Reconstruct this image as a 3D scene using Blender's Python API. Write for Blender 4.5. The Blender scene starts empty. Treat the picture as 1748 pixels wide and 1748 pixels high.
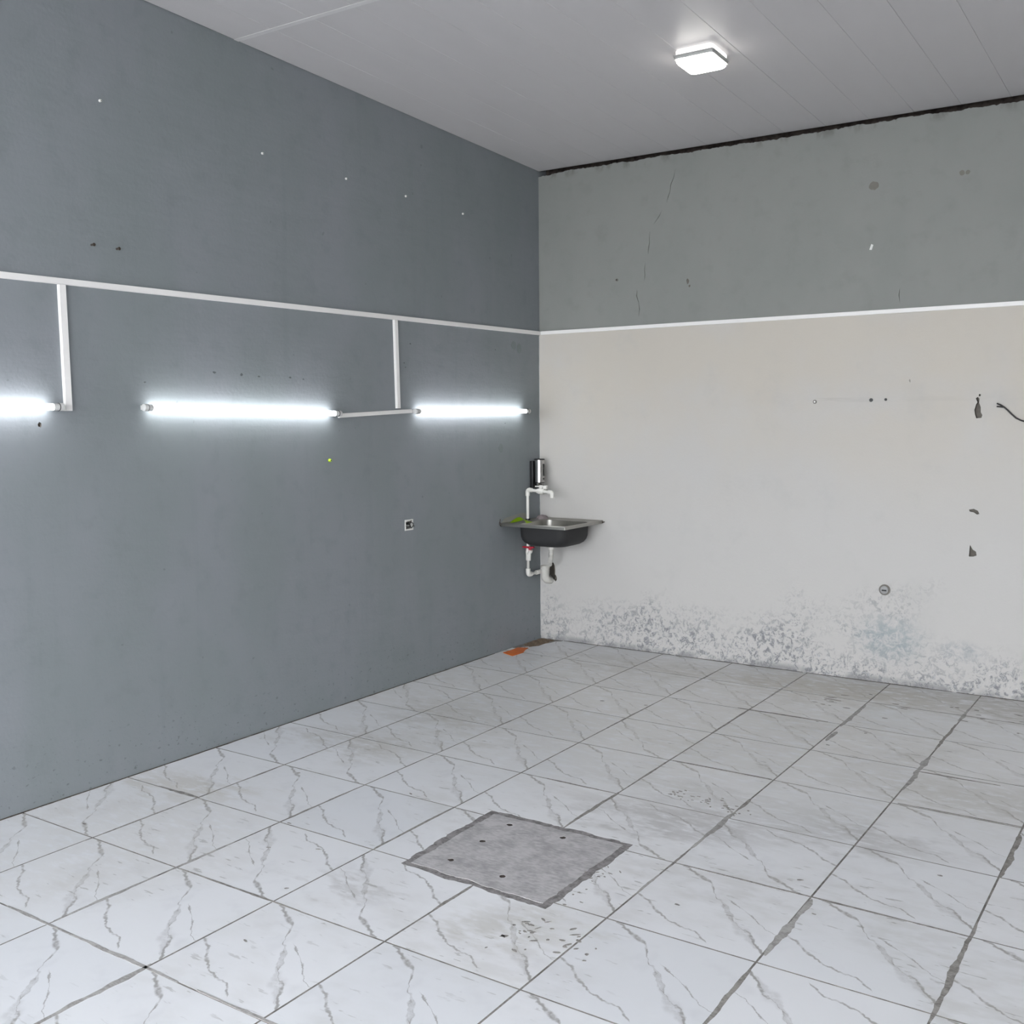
import bpy, bmesh, math, random
from mathutils import Vector, Matrix, noise
random.seed(7)
SC = bpy.context.scene
COL = SC.collection

# ---------------------------------------------------------------- camera
FPX = 1802.14                     # focal length in pixels of a 1748 px frame
YAW, PITCH, ROLL = -0.5921, -0.0931, -0.0081
fw = Vector((math.sin(YAW)*math.cos(PITCH), math.cos(YAW)*math.cos(PITCH), math.sin(PITCH)))
rt = fw.cross(Vector((0, 0, 1))).normalized(); up = rt.cross(fw)
c_, s_ = math.cos(ROLL), math.sin(ROLL)
r2 = rt*c_ + up*s_; u2 = up*c_ - rt*s_
cam = bpy.data.cameras.new('camera'); cam.sensor_width = 36; cam.lens = FPX/1748*36
cam.clip_start = 0.05
camo = bpy.data.objects.new('camera', cam); COL.objects.link(camo)
M3 = Matrix((r2, u2, -fw)).transposed().to_4x4(); M3.translation = Vector((4.0529, -6.3917, 1.6264))
camo.matrix_world = M3
SC.camera = camo
SC.cycles.max_bounces = 6; SC.cycles.diffuse_bounces = 3; SC.cycles.glossy_bounces = 3
SC.cycles.use_light_tree = False

# ---------------------------------------------------------------- light
W = bpy.data.worlds.new('overcast_sky'); SC.world = W; W.use_nodes = True
bg = W.node_tree.nodes['Background']
bg.inputs[0].default_value = (0.93, 0.96, 1.0, 1); bg.inputs[1].default_value = 10.7
SC.view_settings.view_transform = 'Standard'; SC.view_settings.look = 'None'
SC.view_settings.gamma = 1; SC.view_settings.use_curve_mapping = False
SC.view_settings.exposure = 0.0
TUBE_L, LAMP_L = 18.0, 20.0

# ---------------------------------------------------------------- node helpers
def srgb(r, g, b):
    f = lambda v: (v/255/12.92) if v/255 <= .04045 else ((v/255+.055)/1.055)**2.4
    return (f(r), f(g), f(b), 1)

class NT:
    flat = False      # floor materials only vary in x and y
    dmax = 3          # octaves of noise
    def __init__(s, name, rough=.6, metal=0, spec=.5, color=None):
        s.m = bpy.data.materials.new(name); s.m.use_nodes = True
        s.t = s.m.node_tree; s.b = s.t.nodes['Principled BSDF']
        s.b.inputs['Roughness'].default_value = rough
        s.b.inputs['Metallic'].default_value = metal
        s.b.inputs['Specular IOR Level'].default_value = spec
        if color: s.b.inputs['Base Color'].default_value = color
    def n(s, typ, **kw):
        nd = s.t.nodes.new(typ)
        for k, v in kw.items(): setattr(nd, k, v)
        return nd
    def link(s, a, b): s.t.links.new(a, b)
    def put(s, sock, v):
        if isinstance(v, (int, float)): sock.default_value = v
        elif isinstance(v, tuple): sock.default_value = v
        else: s.link(v, sock)
    def math(s, op, a, b=0.0, c=None, clamp=False):
        nd = s.n('ShaderNodeMath', operation=op, use_clamp=clamp)
        s.put(nd.inputs[0], a); s.put(nd.inputs[1], b)
        if c is not None: s.put(nd.inputs[2], c)
        return nd.outputs[0]
    def noise(s, vec, scale, detail=4, rough=.55, dist=0.0):
        nd = s.n('ShaderNodeTexNoise'); s.link(vec, nd.inputs['Vector'])
        if s.flat: nd.noise_dimensions = '2D'
        detail = min(detail, s.dmax)
        nd.inputs['Scale'].default_value = scale; nd.inputs['Detail'].default_value = detail
        nd.inputs['Roughness'].default_value = rough; nd.inputs['Distortion'].default_value = dist
        return nd.outputs[0]
    def ramp(s, v, a, b, lo=0.0, hi=1.0, smooth=True):
        nd = s.n('ShaderNodeMapRange', interpolation_type='SMOOTHSTEP' if smooth else 'LINEAR')
        s.put(nd.inputs['Value'], v); s.put(nd.inputs['From Min'], a); s.put(nd.inputs['From Max'], b)
        s.put(nd.inputs['To Min'], lo); s.put(nd.inputs['To Max'], hi)
        return nd.outputs[0]
    def mix(s, f, a, b, mode='MIX'):
        nd = s.n('ShaderNodeMix', data_type='RGBA', blend_type=mode)
        s.put(nd.inputs[0], f); s.put(nd.inputs[6], a); s.put(nd.inputs[7], b)
        return nd.outputs[2]
    def pos(s): return s.n('ShaderNodeNewGeometry').outputs['Position']
    def obj(s): return s.n('ShaderNodeTexCoord').outputs['Object']
    def xyz(s, v):
        nd = s.n('ShaderNodeSeparateXYZ'); s.link(v, nd.inputs[0]); return nd.outputs
    def stretch(s, v, sx, sy, sz):
        nd = s.n('ShaderNodeMapping'); s.link(v, nd.inputs[0]); nd.inputs['Scale'].default_value = (sx, sy, sz)
        return nd.outputs[0]
    def bump(s, h, strength=.2, dist=.002):
        nd = s.n('ShaderNodeBump'); nd.inputs['Strength'].default_value = strength
        nd.inputs['Distance'].default_value = dist; s.link(h, nd.inputs['Height'])
        s.link(nd.outputs[0], s.b.inputs['Normal'])
    def color(s, c): s.put(s.b.inputs['Base Color'], c)
    def spot(s, xo, zo, cx, cz, rx, rz, soft=.35):
        dx = s.math('DIVIDE', s.math('SUBTRACT', xo, cx), rx); dz = s.math('DIVIDE', s.math('SUBTRACT', zo, cz), rz)
        d = s.math('SQRT', s.math('ADD', s.math('MULTIPLY', dx, dx), s.math('MULTIPLY', dz, dz)))
        return s.ramp(d, 1-soft, 1+soft, 1, 0)

def plain(name, col, rough=.5, metal=0, spec=.5, var=.06, scale=30, bump=0):
    t = NT(name, rough, metal, spec)
    p = t.obj(); n = t.noise(p, scale, 3)
    dark = tuple(c*(1-var) for c in col[:3])+(1,); lite = tuple(min(1, c*(1+var)) for c in col[:3])+(1,)
    t.color(t.mix(n, dark, lite))
    if bump: t.bump(t.noise(p, scale*3, 3), bump, .001)
    return t.m

def emit(name, col, strength):
    m = bpy.data.materials.new(name); m.use_nodes = True
    b = m.node_tree.nodes['Principled BSDF']
    b.inputs['Base Color'].default_value = (.8, .8, .8, 1)
    b.inputs['Emission Color'].default_value = col; b.inputs['Emission Strength'].default_value = strength
    return m

# ---------------------------------------------------------------- materials
def grey_paint_color(t, p, base, base2):
    n1 = t.noise(t.stretch(p, 1, 1, .55), 1.6, 5, .6)
    n2 = t.noise(p, 9, 4)
    c = t.mix(t.ramp(n1, .35, .68), base, base2)
    c = t.mix(t.math('MULTIPLY', t.ramp(n2, .50, .75), .35), c, tuple(v*.86 for v in base[:3])+(1,))
    return c

def mk_left_wall():
    t = NT('grey_wall_paint', .62, 0, .3); p = t.pos(); o = t.xyz(p)
    c = grey_paint_color(t, p, srgb(127, 133, 136), srgb(133, 137, 142))
    # vertical drip streaks and worn scuffs near the floor
    st = t.noise(t.stretch(p, 1, 7, .45), 1.5, 4)
    c = t.mix(t.math('MULTIPLY', t.ramp(st, .56, .78), .13), c, srgb(104, 112, 114))
    sc = t.noise(t.stretch(p, 1, 1, 1.3), 38, 3)
    low = t.ramp(o[2], .05, .42, 1, 0)
    c = t.mix(t.math('MULTIPLY', t.math('MULTIPLY', t.ramp(sc, .62, .70), low), .55), c, srgb(84, 88, 92))
    dots = t.noise(p, 21, 1)
    c = t.mix(t.math('MULTIPLY', t.ramp(dots, .775, .80), .35), c, srgb(92, 98, 99))
    # exposed mortar inside cut-outs
    c = t.mix(t.ramp(o[0], -.004, -.001, 1, 0), c, srgb(120, 112, 104))
    t.color(c)
    h = t.math('ADD', t.noise(p, 60, 4), t.math('MULTIPLY', t.noise(t.stretch(p, 1, .4, 2), 8, 3), 2.5))
    t.bump(h, .28, .003)
    return t.m

def mk_right_wall():
    t = NT('two_tone_wall_paint', .68, 0, .3); t.dmax = 4; p = t.pos(); o = t.xyz(p)
    g = grey_paint_color(t, p, srgb(134, 136, 133), srgb(139, 140, 137))
    # cream white lower part; warmer light higher up painted in as patches
    n1 = t.noise(p, 1.3, 5, .6)
    warm_light = t.math('MULTIPLY', t.ramp(o[2], .7, 1.9), t.ramp(n1, .25, .62))
    w = t.mix(warm_light, srgb(191, 189, 186), srgb(193, 187, 177))
    sm = t.noise(p, 3.2, 6, .65)
    w = t.mix(t.math('MULTIPLY', t.ramp(sm, .52, .75), .25), w, srgb(172, 172, 170))
    # mould creeping up from the floor
    big = t.noise(t.stretch(p, .8, 1, 1.1), 2.3, 4, .55, .6)
    rise = t.ramp(t.math('ADD', t.math('MULTIPLY', big, 1.5), t.math('MULTIPLY', o[2], -1.05)), .26, .78)
    fine = t.noise(p, 23, 6, .70, 1.0); spk = t.noise(t.stretch(p, 1, 1, .8), 60, 4, .65, .8)
    md = t.math('MULTIPLY', rise, t.ramp(t.math('ADD', fine, t.math('MULTIPLY', t.math('SUBTRACT', spk, .5), .7)), .47, .63))
    w = t.mix(t.math('MULTIPLY', md, .9), w, srgb(122, 123, 127))
    w = t.mix(t.math('MULTIPLY', t.math('MULTIPLY', rise, t.ramp(spk, .56, .64)), .45), w, srgb(214, 214, 216))
    gp = t.spot(o[0], o[2], 2.46, .27, .17, .12, .6)
    w = t.mix(t.math('MULTIPLY', t.math('MULTIPLY', gp, t.ramp(fine, .32, .62)), .75), w, srgb(152, 161, 164))
    gp = t.spot(o[0], o[2], 2.86, .24, .10, .05, .6)
    w = t.mix(t.math('MULTIPLY', t.math('MULTIPLY', gp, t.ramp(fine, .36, .62)), .7), w, srgb(150, 154, 158))
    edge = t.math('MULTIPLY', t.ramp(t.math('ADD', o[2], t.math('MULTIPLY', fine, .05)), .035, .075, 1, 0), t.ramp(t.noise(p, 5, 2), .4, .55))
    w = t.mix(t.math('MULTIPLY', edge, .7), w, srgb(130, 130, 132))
    # faint grey scrape marks in a line on the white part
    scr = t.noise(t.stretch(p, .5, 1, 6), 5, 3)
    band = t.math('MULTIPLY', t.math('MULTIPLY', t.ramp(t.math('ABSOLUTE', t.math('SUBTRACT', o[2], 1.69)), .006, .018, 1, 0), t.ramp(scr, .42, .6)), t.math('MULTIPLY', t.ramp(o[0], 1.92, 2.05), t.ramp(o[0], 2.2, 2.36, 1, .25)))
    w = t.mix(t.math('MULTIPLY', band, .3), w, srgb(140, 138, 134))
    c = t.mix(t.ramp(o[2], 2.195, 2.196), w, g)
    # soil streaks below the ragged top edge
    top = t.math('MULTIPLY', t.ramp(o[2], 3.22, 3.28), t.ramp(t.noise(t.stretch(p, 1, 1, .4), 12, 4), .5, .66))
    c = t.mix(t.math('MULTIPLY', top, .5), c, srgb(96, 92, 88))
    # exposed mortar wherever the plaster is broken
    ins = t.ramp(o[1], .0008, .003)
    mort = t.mix(t.noise(p, 40, 4), srgb(78, 74, 69), srgb(128, 122, 114))
    c = t.mix(ins, c, mort)
    t.color(c)
    h = t.math('SUBTRACT', spk, t.math('MULTIPLY', md, 1.2))
    t.bump(h, .3, .003)
    return t.m

def mk_tile():
    t = NT('veined_white_ceramic', .3, 0, .5); t.flat = True
    ob = t.obj(); p = t.pos(); w = t.xyz(p)
    nz = t.n('ShaderNodeTexNoise'); t.link(ob, nz.inputs['Vector']); nz.inputs['Scale'].default_value = 32; nz.inputs['Detail'].default_value = 3; nz.noise_dimensions = '2D'
    sub = t.n('ShaderNodeVectorMath', operation='SUBTRACT'); t.link(nz.outputs['Color'], sub.inputs[0]); sub.inputs[1].default_value = (.5, .5, .5)
    sca = t.n('ShaderNodeVectorMath', operation='SCALE'); t.link(sub.outputs[0], sca.inputs[0]); sca.inputs['Scale'].default_value = .022
    add = t.n('ShaderNodeVectorMath', operation='ADD'); t.link(ob, add.inputs[0]); t.link(sca.outputs[0], add.inputs[1])
    o = t.xyz(add.outputs[0])
    u = t.math('MULTIPLY_ADD', o[0], 2.0, .5); v = t.math('MULTIPLY_ADD', o[1], 2.0, .5)
    def curve(pts):
        nd = t.n('ShaderNodeFloatCurve'); cu = nd.mapping.curves[0]
        pts = sorted(pts)
        cu.points[0].location = pts[0]; cu.points[1].location = pts[-1]
        for q in pts[1:-1]: cu.points.new(*q)
        for q in cu.points: q.handle_type = 'AUTO_CLAMPED' if False else 'VECTOR'
        nd.mapping.update(); t.link(u, nd.inputs['Value']); return nd.outputs[0]
    def vein(cen, wid, strength, inner=.25):
        cen = [(a+.5, b+.5) for a, b in cen]; wid = [(a+.5, b) for a, b in wid]
        d = t.math('ABSOLUTE', t.math('SUBTRACT', v, curve(cen)))
        wv = curve(wid)
        return t.math('MULTIPLY', t.ramp(d, t.math('MULTIPLY', wv, inner), wv, 1, 0), strength)
    V1 = [(-.5, .54), (-.41, .497), (-.28, .415), (-.16, .358), (-.08, .245), (-.045, .178), (.06, .081), (.127, -.012), (.2, -.09), (.27, -.17), (.33, -.19), (.407, -.285), (.5, -.395)]
    W1 = [(-.5, .012), (-.42, .014), (-.3, .026), (-.20, .036), (-.15, .024), (-.08, .016), (-.045, .006), (-.02, .006), (.03, .018), (.07, .034), (.13, .042), (.18, .024), (.215, .004), (.29, .004), (.31, .024), (.38, .026), (.45, .018), (.5, .022)]
    m1 = vein(V1, W1, .95, .15)
    # pale heart of the main vein's wide part: only its rim is dark
    core = vein(V1, [(-.5, .0), (.03, .0), (.06, .012), (.11, .026), (.16, .018), (.19, .0), (.5, .0)], .55, .5)
    m1 = t.math('SUBTRACT', m1, core, clamp=True)
    smear = vein([(a, b-.02) for a, b in V1], [(-.5, 0), (.12, 0), (.2, .04), (.28, .09), (.36, .07), (.46, .0), (.5, .0)], .34, .0)
    m2 = vein([(-.5, -.074), (-.38, -.137), (-.295, -.23), (-.178, -.3), (-.05, -.348), (.03, -.358), (.09, -.382), (.15, -.445), (.17, -.47), (.5, -.47)],
              [(-.5, .012), (-.4, .017), (-.3, .022), (-.2, .012), (0, .009), (.08, .012), (.13, .020), (.165, .0), (.5, 0)], .85, .2)
    m3 = vein([(-.5, .22), (-.03, .22), (.0, .2), (.13, .123), (.265, .035), (.34, -.04), (.43, -.107), (.5, -.12)],
              [(-.5, 0), (.02, 0), (.07, .008), (.12, .010), (.17, .002), (.23, .003), (.27, .014), (.35, .013), (.40, .004), (.5, .003)], .85, .2)
    m = t.math('MAXIMUM', t.math('MAXIMUM', m1, smear), t.math('MAXIMUM', m2, m3))
    brk = t.ramp(t.noise(ob, 26, 3), .32, .56, .35, 1)
    m = t.math('MULTIPLY', m, brk)
    info = t.n('ShaderNodeObjectInfo').outputs['Random']
    base = t.mix(info, srgb(219, 221, 225), srgb(226, 227, 230))
    cl = t.noise(ob, 5, 5, .6)
    base = t.mix(t.math('MULTIPLY', t.ramp(cl, .55, .75), .22), base, srgb(192, 193, 198))
    c = t.mix(t.math('MULTIPLY', m, .88), base, srgb(136, 133, 131))
    # dirt trodden over the whole floor
    d1 = t.noise(p, 1.1, 6, .62, .4); d2 = t.noise(t.stretch(p, 1.0, 2.2, 1), 5, 5, .65)
    film = t.ramp(d1, .42, .72)
    dirt = t.math('MULTIPLY', film, t.ramp(d2, .35, .7, .25, 1))
    c = t.mix(t.math('MULTIPLY', dirt, .30), c, srgb(168, 164, 154))
    # spilled-water tide mark along the white wall, scuffed ring beside the hatch
    jx = t.math('MULTIPLY', t.math('SUBTRACT', d2, .5), .5)
    wx, wy = t.math('ADD', w[0], jx), t.math('ADD', w[1], jx)
    stn_tint = t.ramp(t.noise(t.stretch(p, 1, 3, 1), 9, 5, .7), .22, .56)
    for (cx, cy, rx, ry, k, col) in [(2.75, -.22, 1.0, .26, .55, (150, 145, 134)), (2.1, -.35, .5, .25, .4, (160, 152, 136)),
                                     (1.0, -.35, .6, .22, .3, (158, 154, 146)), (2.32, -2.62, .34, .16, .5, (152, 150, 150)),
                                     (2.95, -2.42, .30, .13, .42, (150, 148, 146)), (.55, -2.55, .32, .16, .38, (158, 153, 142)),
                                     (.62, -1.95, .3, .2, .35, (150, 147, 140)), (1.62, -3.78, .15, .07, .35, (158, 154, 150)),
                                     (2.25, -3.72, .17, .11, .35, (172, 168, 156)), (3.3, -1.75, .5, .2, .35, (158, 154, 144)),
                                     (.3, -3.45, .28, .12, .35, (172, 164, 148)), (2.3, -2.3, .5, .1, .25, (160, 158, 154)), (1.5, -1.2, 1.9, 1.1, .38, (196, 191, 180)), (.5, -3.9, .5, .6, .2, (190, 184, 172))]:  # broad far spot paints in the warm lamp light there
        sp = t.spot(wx, wy, cx, cy, rx, ry, .75)
        c = t.mix(t.math('MULTIPLY', t.math('MULTIPLY', sp, stn_tint), min(.85, k*1.12)), c, srgb(*col))
    scr = t.noise(t.stretch(p, 2.2, 11, 1), 4, 4, .6)
    c = t.mix(t.math('MULTIPLY', t.math('MULTIPLY', t.ramp(scr, .66, .72), t.ramp(d1, .42, .6)), .5), c, srgb(132, 129, 124))
    t.color(c)
    t.put(t.b.inputs['Roughness'], t.math('MULTIPLY_ADD', dirt, .25, .31))
    return t.m

def mk_ceiling():
    t = NT('white_pvc_panel', .42, 0, .35); p = t.obj()
    t.color(t.mix(t.noise(t.stretch(p, 3, .6, 1), 3, 3), srgb(190, 187, 188), srgb(196, 193, 194)))
    return t.m

def mk_concrete(name, a, b, scale=14, bump=.35):
    t = NT(name, .85, 0, .2); p = t.pos()
    n = t.math('ADD', t.math('MULTIPLY', t.noise(p, scale, 6, .65), .6), t.math('MULTIPLY', t.noise(t.stretch(p, 1, 2.5, 1), scale*3, 4), .4))
    t.color(t.mix(t.ramp(n, .36, .62), a, b)); t.bump(n, bump, .004)
    return t.m

def mk_steel():
    t = NT('brushed_stainless', .32, 1, .5); p = t.obj()
    n = t.noise(t.stretch(p, 14, 9, 9), 3, 3)
    t.color(t.mix(n, srgb(160, 158, 153), srgb(178, 176, 170)))
    t.put(t.b.inputs['Roughness'], t.ramp(n, .3, .7, .30, .40))
    return t.m

MAT = dict(
    left=mk_left_wall(), right=mk_right_wall(), tile=mk_tile(), ceil=mk_ceiling(),
    core=mk_concrete('dark_masonry_and_shade', srgb(46, 40, 38), srgb(78, 70, 66), 9),
    screed=mk_concrete('grey_grout', srgb(110, 107, 104), srgb(150, 147, 143), 8),
    smear=mk_concrete('cement_smear', srgb(142, 140, 138), srgb(176, 174, 172), 22),
    soil=mk_concrete('dark_joint_dirt', srgb(118, 115, 112), srgb(158, 155, 151), 26),
    slab=mk_concrete('hatch_concrete', srgb(158, 156, 157), srgb(188, 186, 187), 11, .5),
    slabedge=mk_concrete('hatch_joint_mortar', srgb(104, 101, 101), srgb(150, 147, 147), 24, .6),
    outside=mk_concrete('pavement', srgb(150, 150, 148), srgb(170, 170, 168), 5),
    side=plain('pale_wall_paint', srgb(190, 188, 184), .7, var=.04, scale=3),
    trunk=plain('white_pvc_trunking', srgb(234, 232, 230), .42, var=.03, scale=12),
    pvc=plain('white_ppr_pipe', srgb(226, 224, 218), .38, var=.04, scale=40),
    pvcg=plain('grey_white_pvc', srgb(196, 194, 188), .5, var=.06, scale=40),
    pvcd=plain('grey_hose', srgb(150, 150, 150), .5, var=.08, scale=60),
    red=plain('red_plastic', srgb(170, 22, 48), .4, var=.1, scale=60),
    black=plain('black_plastic', srgb(24, 24, 25), .38, var=.1, scale=30),
    bowlpaint=plain('black_underseal', srgb(40, 40, 41), .7, var=.1, scale=60, bump=.3),
    chrome=plain('polished_chrome', srgb(190, 188, 186), .14, 1, var=.02),
    steel=mk_steel(),
    cap=plain('lamp_cap_plastic', srgb(206, 206, 204), .4, var=.03),
    frame=plain('lamp_frame_plastic', srgb(176, 176, 174), .45, var=.03),
    lime=plain('lime_green_plastic', srgb(182, 216, 44), .5, var=.14, scale=50),
    mauve=plain('mauve_grey_cloth', srgb(140, 130, 132), .9, var=.14, scale=70, bump=.4),
    wire=plain('black_cable', srgb(38, 37, 36), .5, var=.1),
    rust=plain('rusty_steel', srgb(70, 62, 56), .6, .4, var=.2, scale=90),
    orange=plain('orange_glaze', srgb(206, 104, 26), .42, var=.2, scale=26),
    walljoint=mk_concrete('dark_wall_joint', srgb(62, 57, 53), srgb(104, 97, 90), 18, .6),
    brown=mk_concrete('brown_dirt', srgb(100, 86, 72), srgb(140, 122, 104), 30, .8),
    plug=plain('white_plug', srgb(222, 222, 218), .5, var=.05),
    putty=plain('brownish_putty', srgb(118, 114, 108), .8, var=.12, scale=40),
    puttyg=plain('grey_putty', srgb(120, 127, 128), .75, var=.1, scale=40),
    strip=plain('pvc_joint_profile', srgb(204, 202, 202), .45, var=.03),
    puttyg2=plain('dark_scuff', srgb(86, 92, 94), .8, var=.15, scale=60),
    mortar=plain('cream_mortar', srgb(138, 138, 132), .9, var=.12, scale=60, bump=.4),
    led=emit('tube_light_glow', (.95, .98, 1.0, 1), TUBE_L),
    lamp=emit('panel_light_glow', (1.0, .965, .90, 1), LAMP_L),
    lampdim=emit('upper_light_glow', (1.0, .975, .93, 1), LAMP_L*.08),
    whitetrim=plain('white_silicone_paint', srgb(206, 208, 208), .6, var=.06, scale=20),
)

# ---------------------------------------------------------------- mesh helpers
def box(bm, x0, x1, y0, y1, z0, z1, bev=0, seg=1):
    vs = [bm.verts.new((x, y, z)) for x in (x0, x1) for y in (y0, y1) for z in (z0, z1)]
    fs = [bm.faces.new([vs[i] for i in q]) for q in ((0, 1, 3, 2), (4, 6, 7, 5), (0, 4, 5, 1), (2, 3, 7, 6), (0, 2, 6, 4), (1, 5, 7, 3))]
    if bev:
        es = list({e for f in fs for e in f.edges})
        bmesh.ops.bevel(bm, geom=es, offset=bev, segments=seg, affect='EDGES', profile=.5)

def tube(bm, path, rad, seg=14, cap=True):
    P = [Vector(q) for q in path]; n = len(P)
    R = rad if isinstance(rad, (list, tuple)) else [rad]*n
    rings = []; prev = None
    for i, q in enumerate(P):
        d = (P[min(i+1, n-1)]-P[max(i-1, 0)]).normalized()
        if prev is None:
            a = Vector((0, 0, 1)) if abs(d.z) < .9 else Vector((1, 0, 0)); x = d.cross(a).normalized()
        else:
            x = (prev - d*prev.dot(d)).normalized()
        prev = x; y = d.cross(x)
        rings.append([bm.verts.new(q+(x*math.cos(k*2*math.pi/seg)+y*math.sin(k*2*math.pi/seg))*R[i]) for k in range(seg)])
    for a, b in zip(rings, rings[1:]):
        for k in range(seg): bm.faces.new((a[k], a[(k+1) % seg], b[(k+1) % seg], b[k]))
    if cap: bm.faces.new(rings[0][::-1]); bm.faces.new(rings[-1])

def arc(c, a, b, r, n=6):
    """quarter bend around a corner point c from direction a to direction b (unit vectors), radius r"""
    c, a, b = Vector(c), Vector(a), Vector(b); o = c - a*r + b*r
    return [o + a*r*math.sin(t) - b*r*math.cos(t) for t in [i*math.pi/2/n for i in range(n+1)]]

def prism(bm, pts, axis, lo, hi):
    """closed 2-D outline (u,v) extruded along axis 'x','y' or 'z'"""
    def mk(u, v, w): return {'x': (w, u, v), 'y': (u, w, v), 'z': (u, v, w)}[axis]
    a = [bm.verts.new(mk(u, v, lo)) for u, v in pts]; b = [bm.verts.new(mk(u, v, hi)) for u, v in pts]
    n = len(pts)
    for i in range(n): bm.faces.new((a[i], a[(i+1) % n], b[(i+1) % n], b[i]))
    bm.faces.new(a[::-1]); bm.faces.new(b)

def blob(cx, cy, rx, ry, n=14, rag=.25, seed=0):
    rnd = random.Random(seed)
    return [(cx+rx*math.cos(2*math.pi*i/n)*(1+rnd.uniform(-rag, rag)), cy+ry*math.sin(2*math.pi*i/n)*(1+rnd.uniform(-rag, rag))) for i in range(n)]

def rrect(cx, cy, hx, hy, r, n=5):
    pts = []
    for sx, sy, a0 in ((1, 1, 0), (-1, 1, 90), (-1, -1, 180), (1, -1, 270)):
        for k in range(n+1):
            a = math.radians(a0+90*k/n); pts.append((cx+sx*(hx-r)+r*math.cos(a), cy+sy*(hy-r)+r*math.sin(a)))
    return pts

def loft(bm, loops, cap0=False, cap1=False):
    rs = [[bm.verts.new(q) for q in lp] for lp in loops]; n = len(rs[0])
    for a, b in zip(rs, rs[1:]):
        for k in range(n): bm.faces.new((a[k], a[(k+1) % n], b[(k+1) % n], b[k]))
    if cap0: bm.faces.new(rs[0][::-1])
    if cap1: bm.faces.new(rs[-1])

def new(name, bm, mat, parent=None, smooth=False, loc=None):
    bmesh.ops.recalc_face_normals(bm, faces=bm.faces)
    me = bpy.data.meshes.new(name); bm.to_mesh(me); bm.free()
    me.materials.append(MAT[mat] if isinstance(mat, str) else mat)
    if smooth:
        for f in me.polygons: f.use_smooth = True
        me.set_sharp_from_angle(angle=math.radians(40))
    o = bpy.data.objects.new(name, me); COL.objects.link(o)
    if loc: o.location = loc
    if parent: o.parent = parent
    return o

def build(name, mat, fn, parent=None, smooth=False, loc=None):
    bm = bmesh.new(); fn(bm); return new(name, bm, mat, parent, smooth, loc)

def tag(o, label, cat, group=None, kind=None):
    o['label'] = label; o['category'] = cat
    if group: o['group'] = group
    if kind: o['kind'] = kind
    return o

def thing(name, loc, label, cat, group=None, rz=0):
    o = bpy.data.objects.new(name, None); o.empty_display_size = .1; COL.objects.link(o)
    o.location = loc; o.rotation_euler = (0, 0, rz)
    return tag(o, label, cat, group)

def part(name, mat, root, fn, smooth=False):
    """mesh written in world coordinates, stored relative to its (unrotated) parent chain"""
    o = build(name, mat, fn, None, smooth)
    off = Vector((0, 0, 0)); q = root
    while q: off += q.location; q = q.parent
    o.data.transform(Matrix.Translation(-off)); o.parent = root
    return o

def cut(o, fn):
    bm = bmesh.new(); fn(bm); bmesh.ops.recalc_face_normals(bm, faces=bm.faces)
    me = bpy.data.meshes.new('cutter'); bm.to_mesh(me); bm.free()
    c = bpy.data.objects.new('cutter', me); COL.objects.link(c)
    md = o.modifiers.new('cut', 'BOOLEAN'); md.operation = 'DIFFERENCE'; md.object = c; md.solver = 'EXACT'
    bpy.context.view_layer.update()
    dg = bpy.context.evaluated_depsgraph_get()
    nm = bpy.data.meshes.new_from_object(o.evaluated_get(dg)); nm.name = o.data.name
    o.modifiers.remove(md); o.data = nm
    bpy.data.objects.remove(c); bpy.data.meshes.remove(me)

# ---------------------------------------------------------------- room shell
RX, RY = 6.4, -8.3                 # room extents; corner at the origin
HC, SL = 3.306, 0.0468             # ceiling height at the white wall, fall of the roof
zc = lambda y: HC - SL*y

def f_left(bm):
    box(bm, -.12, 0, RY, .25, -.12, 3.85)
wl = build('wall_left', 'left', f_left)
tag(wl, 'long grey painted wall carrying the tube lights', 'wall', kind='structure')
def c_left(bm):
    prism(bm, [(-1.522, .928), (-1.441, .928), (-1.441, .995), (-1.522, .995)], 'x', -.045, .02)
    prism(bm, blob(-3.85, 1.596, .009, .011, 10, .2, 3), 'x', -.02, .02)
cut(wl, c_left)

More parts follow.
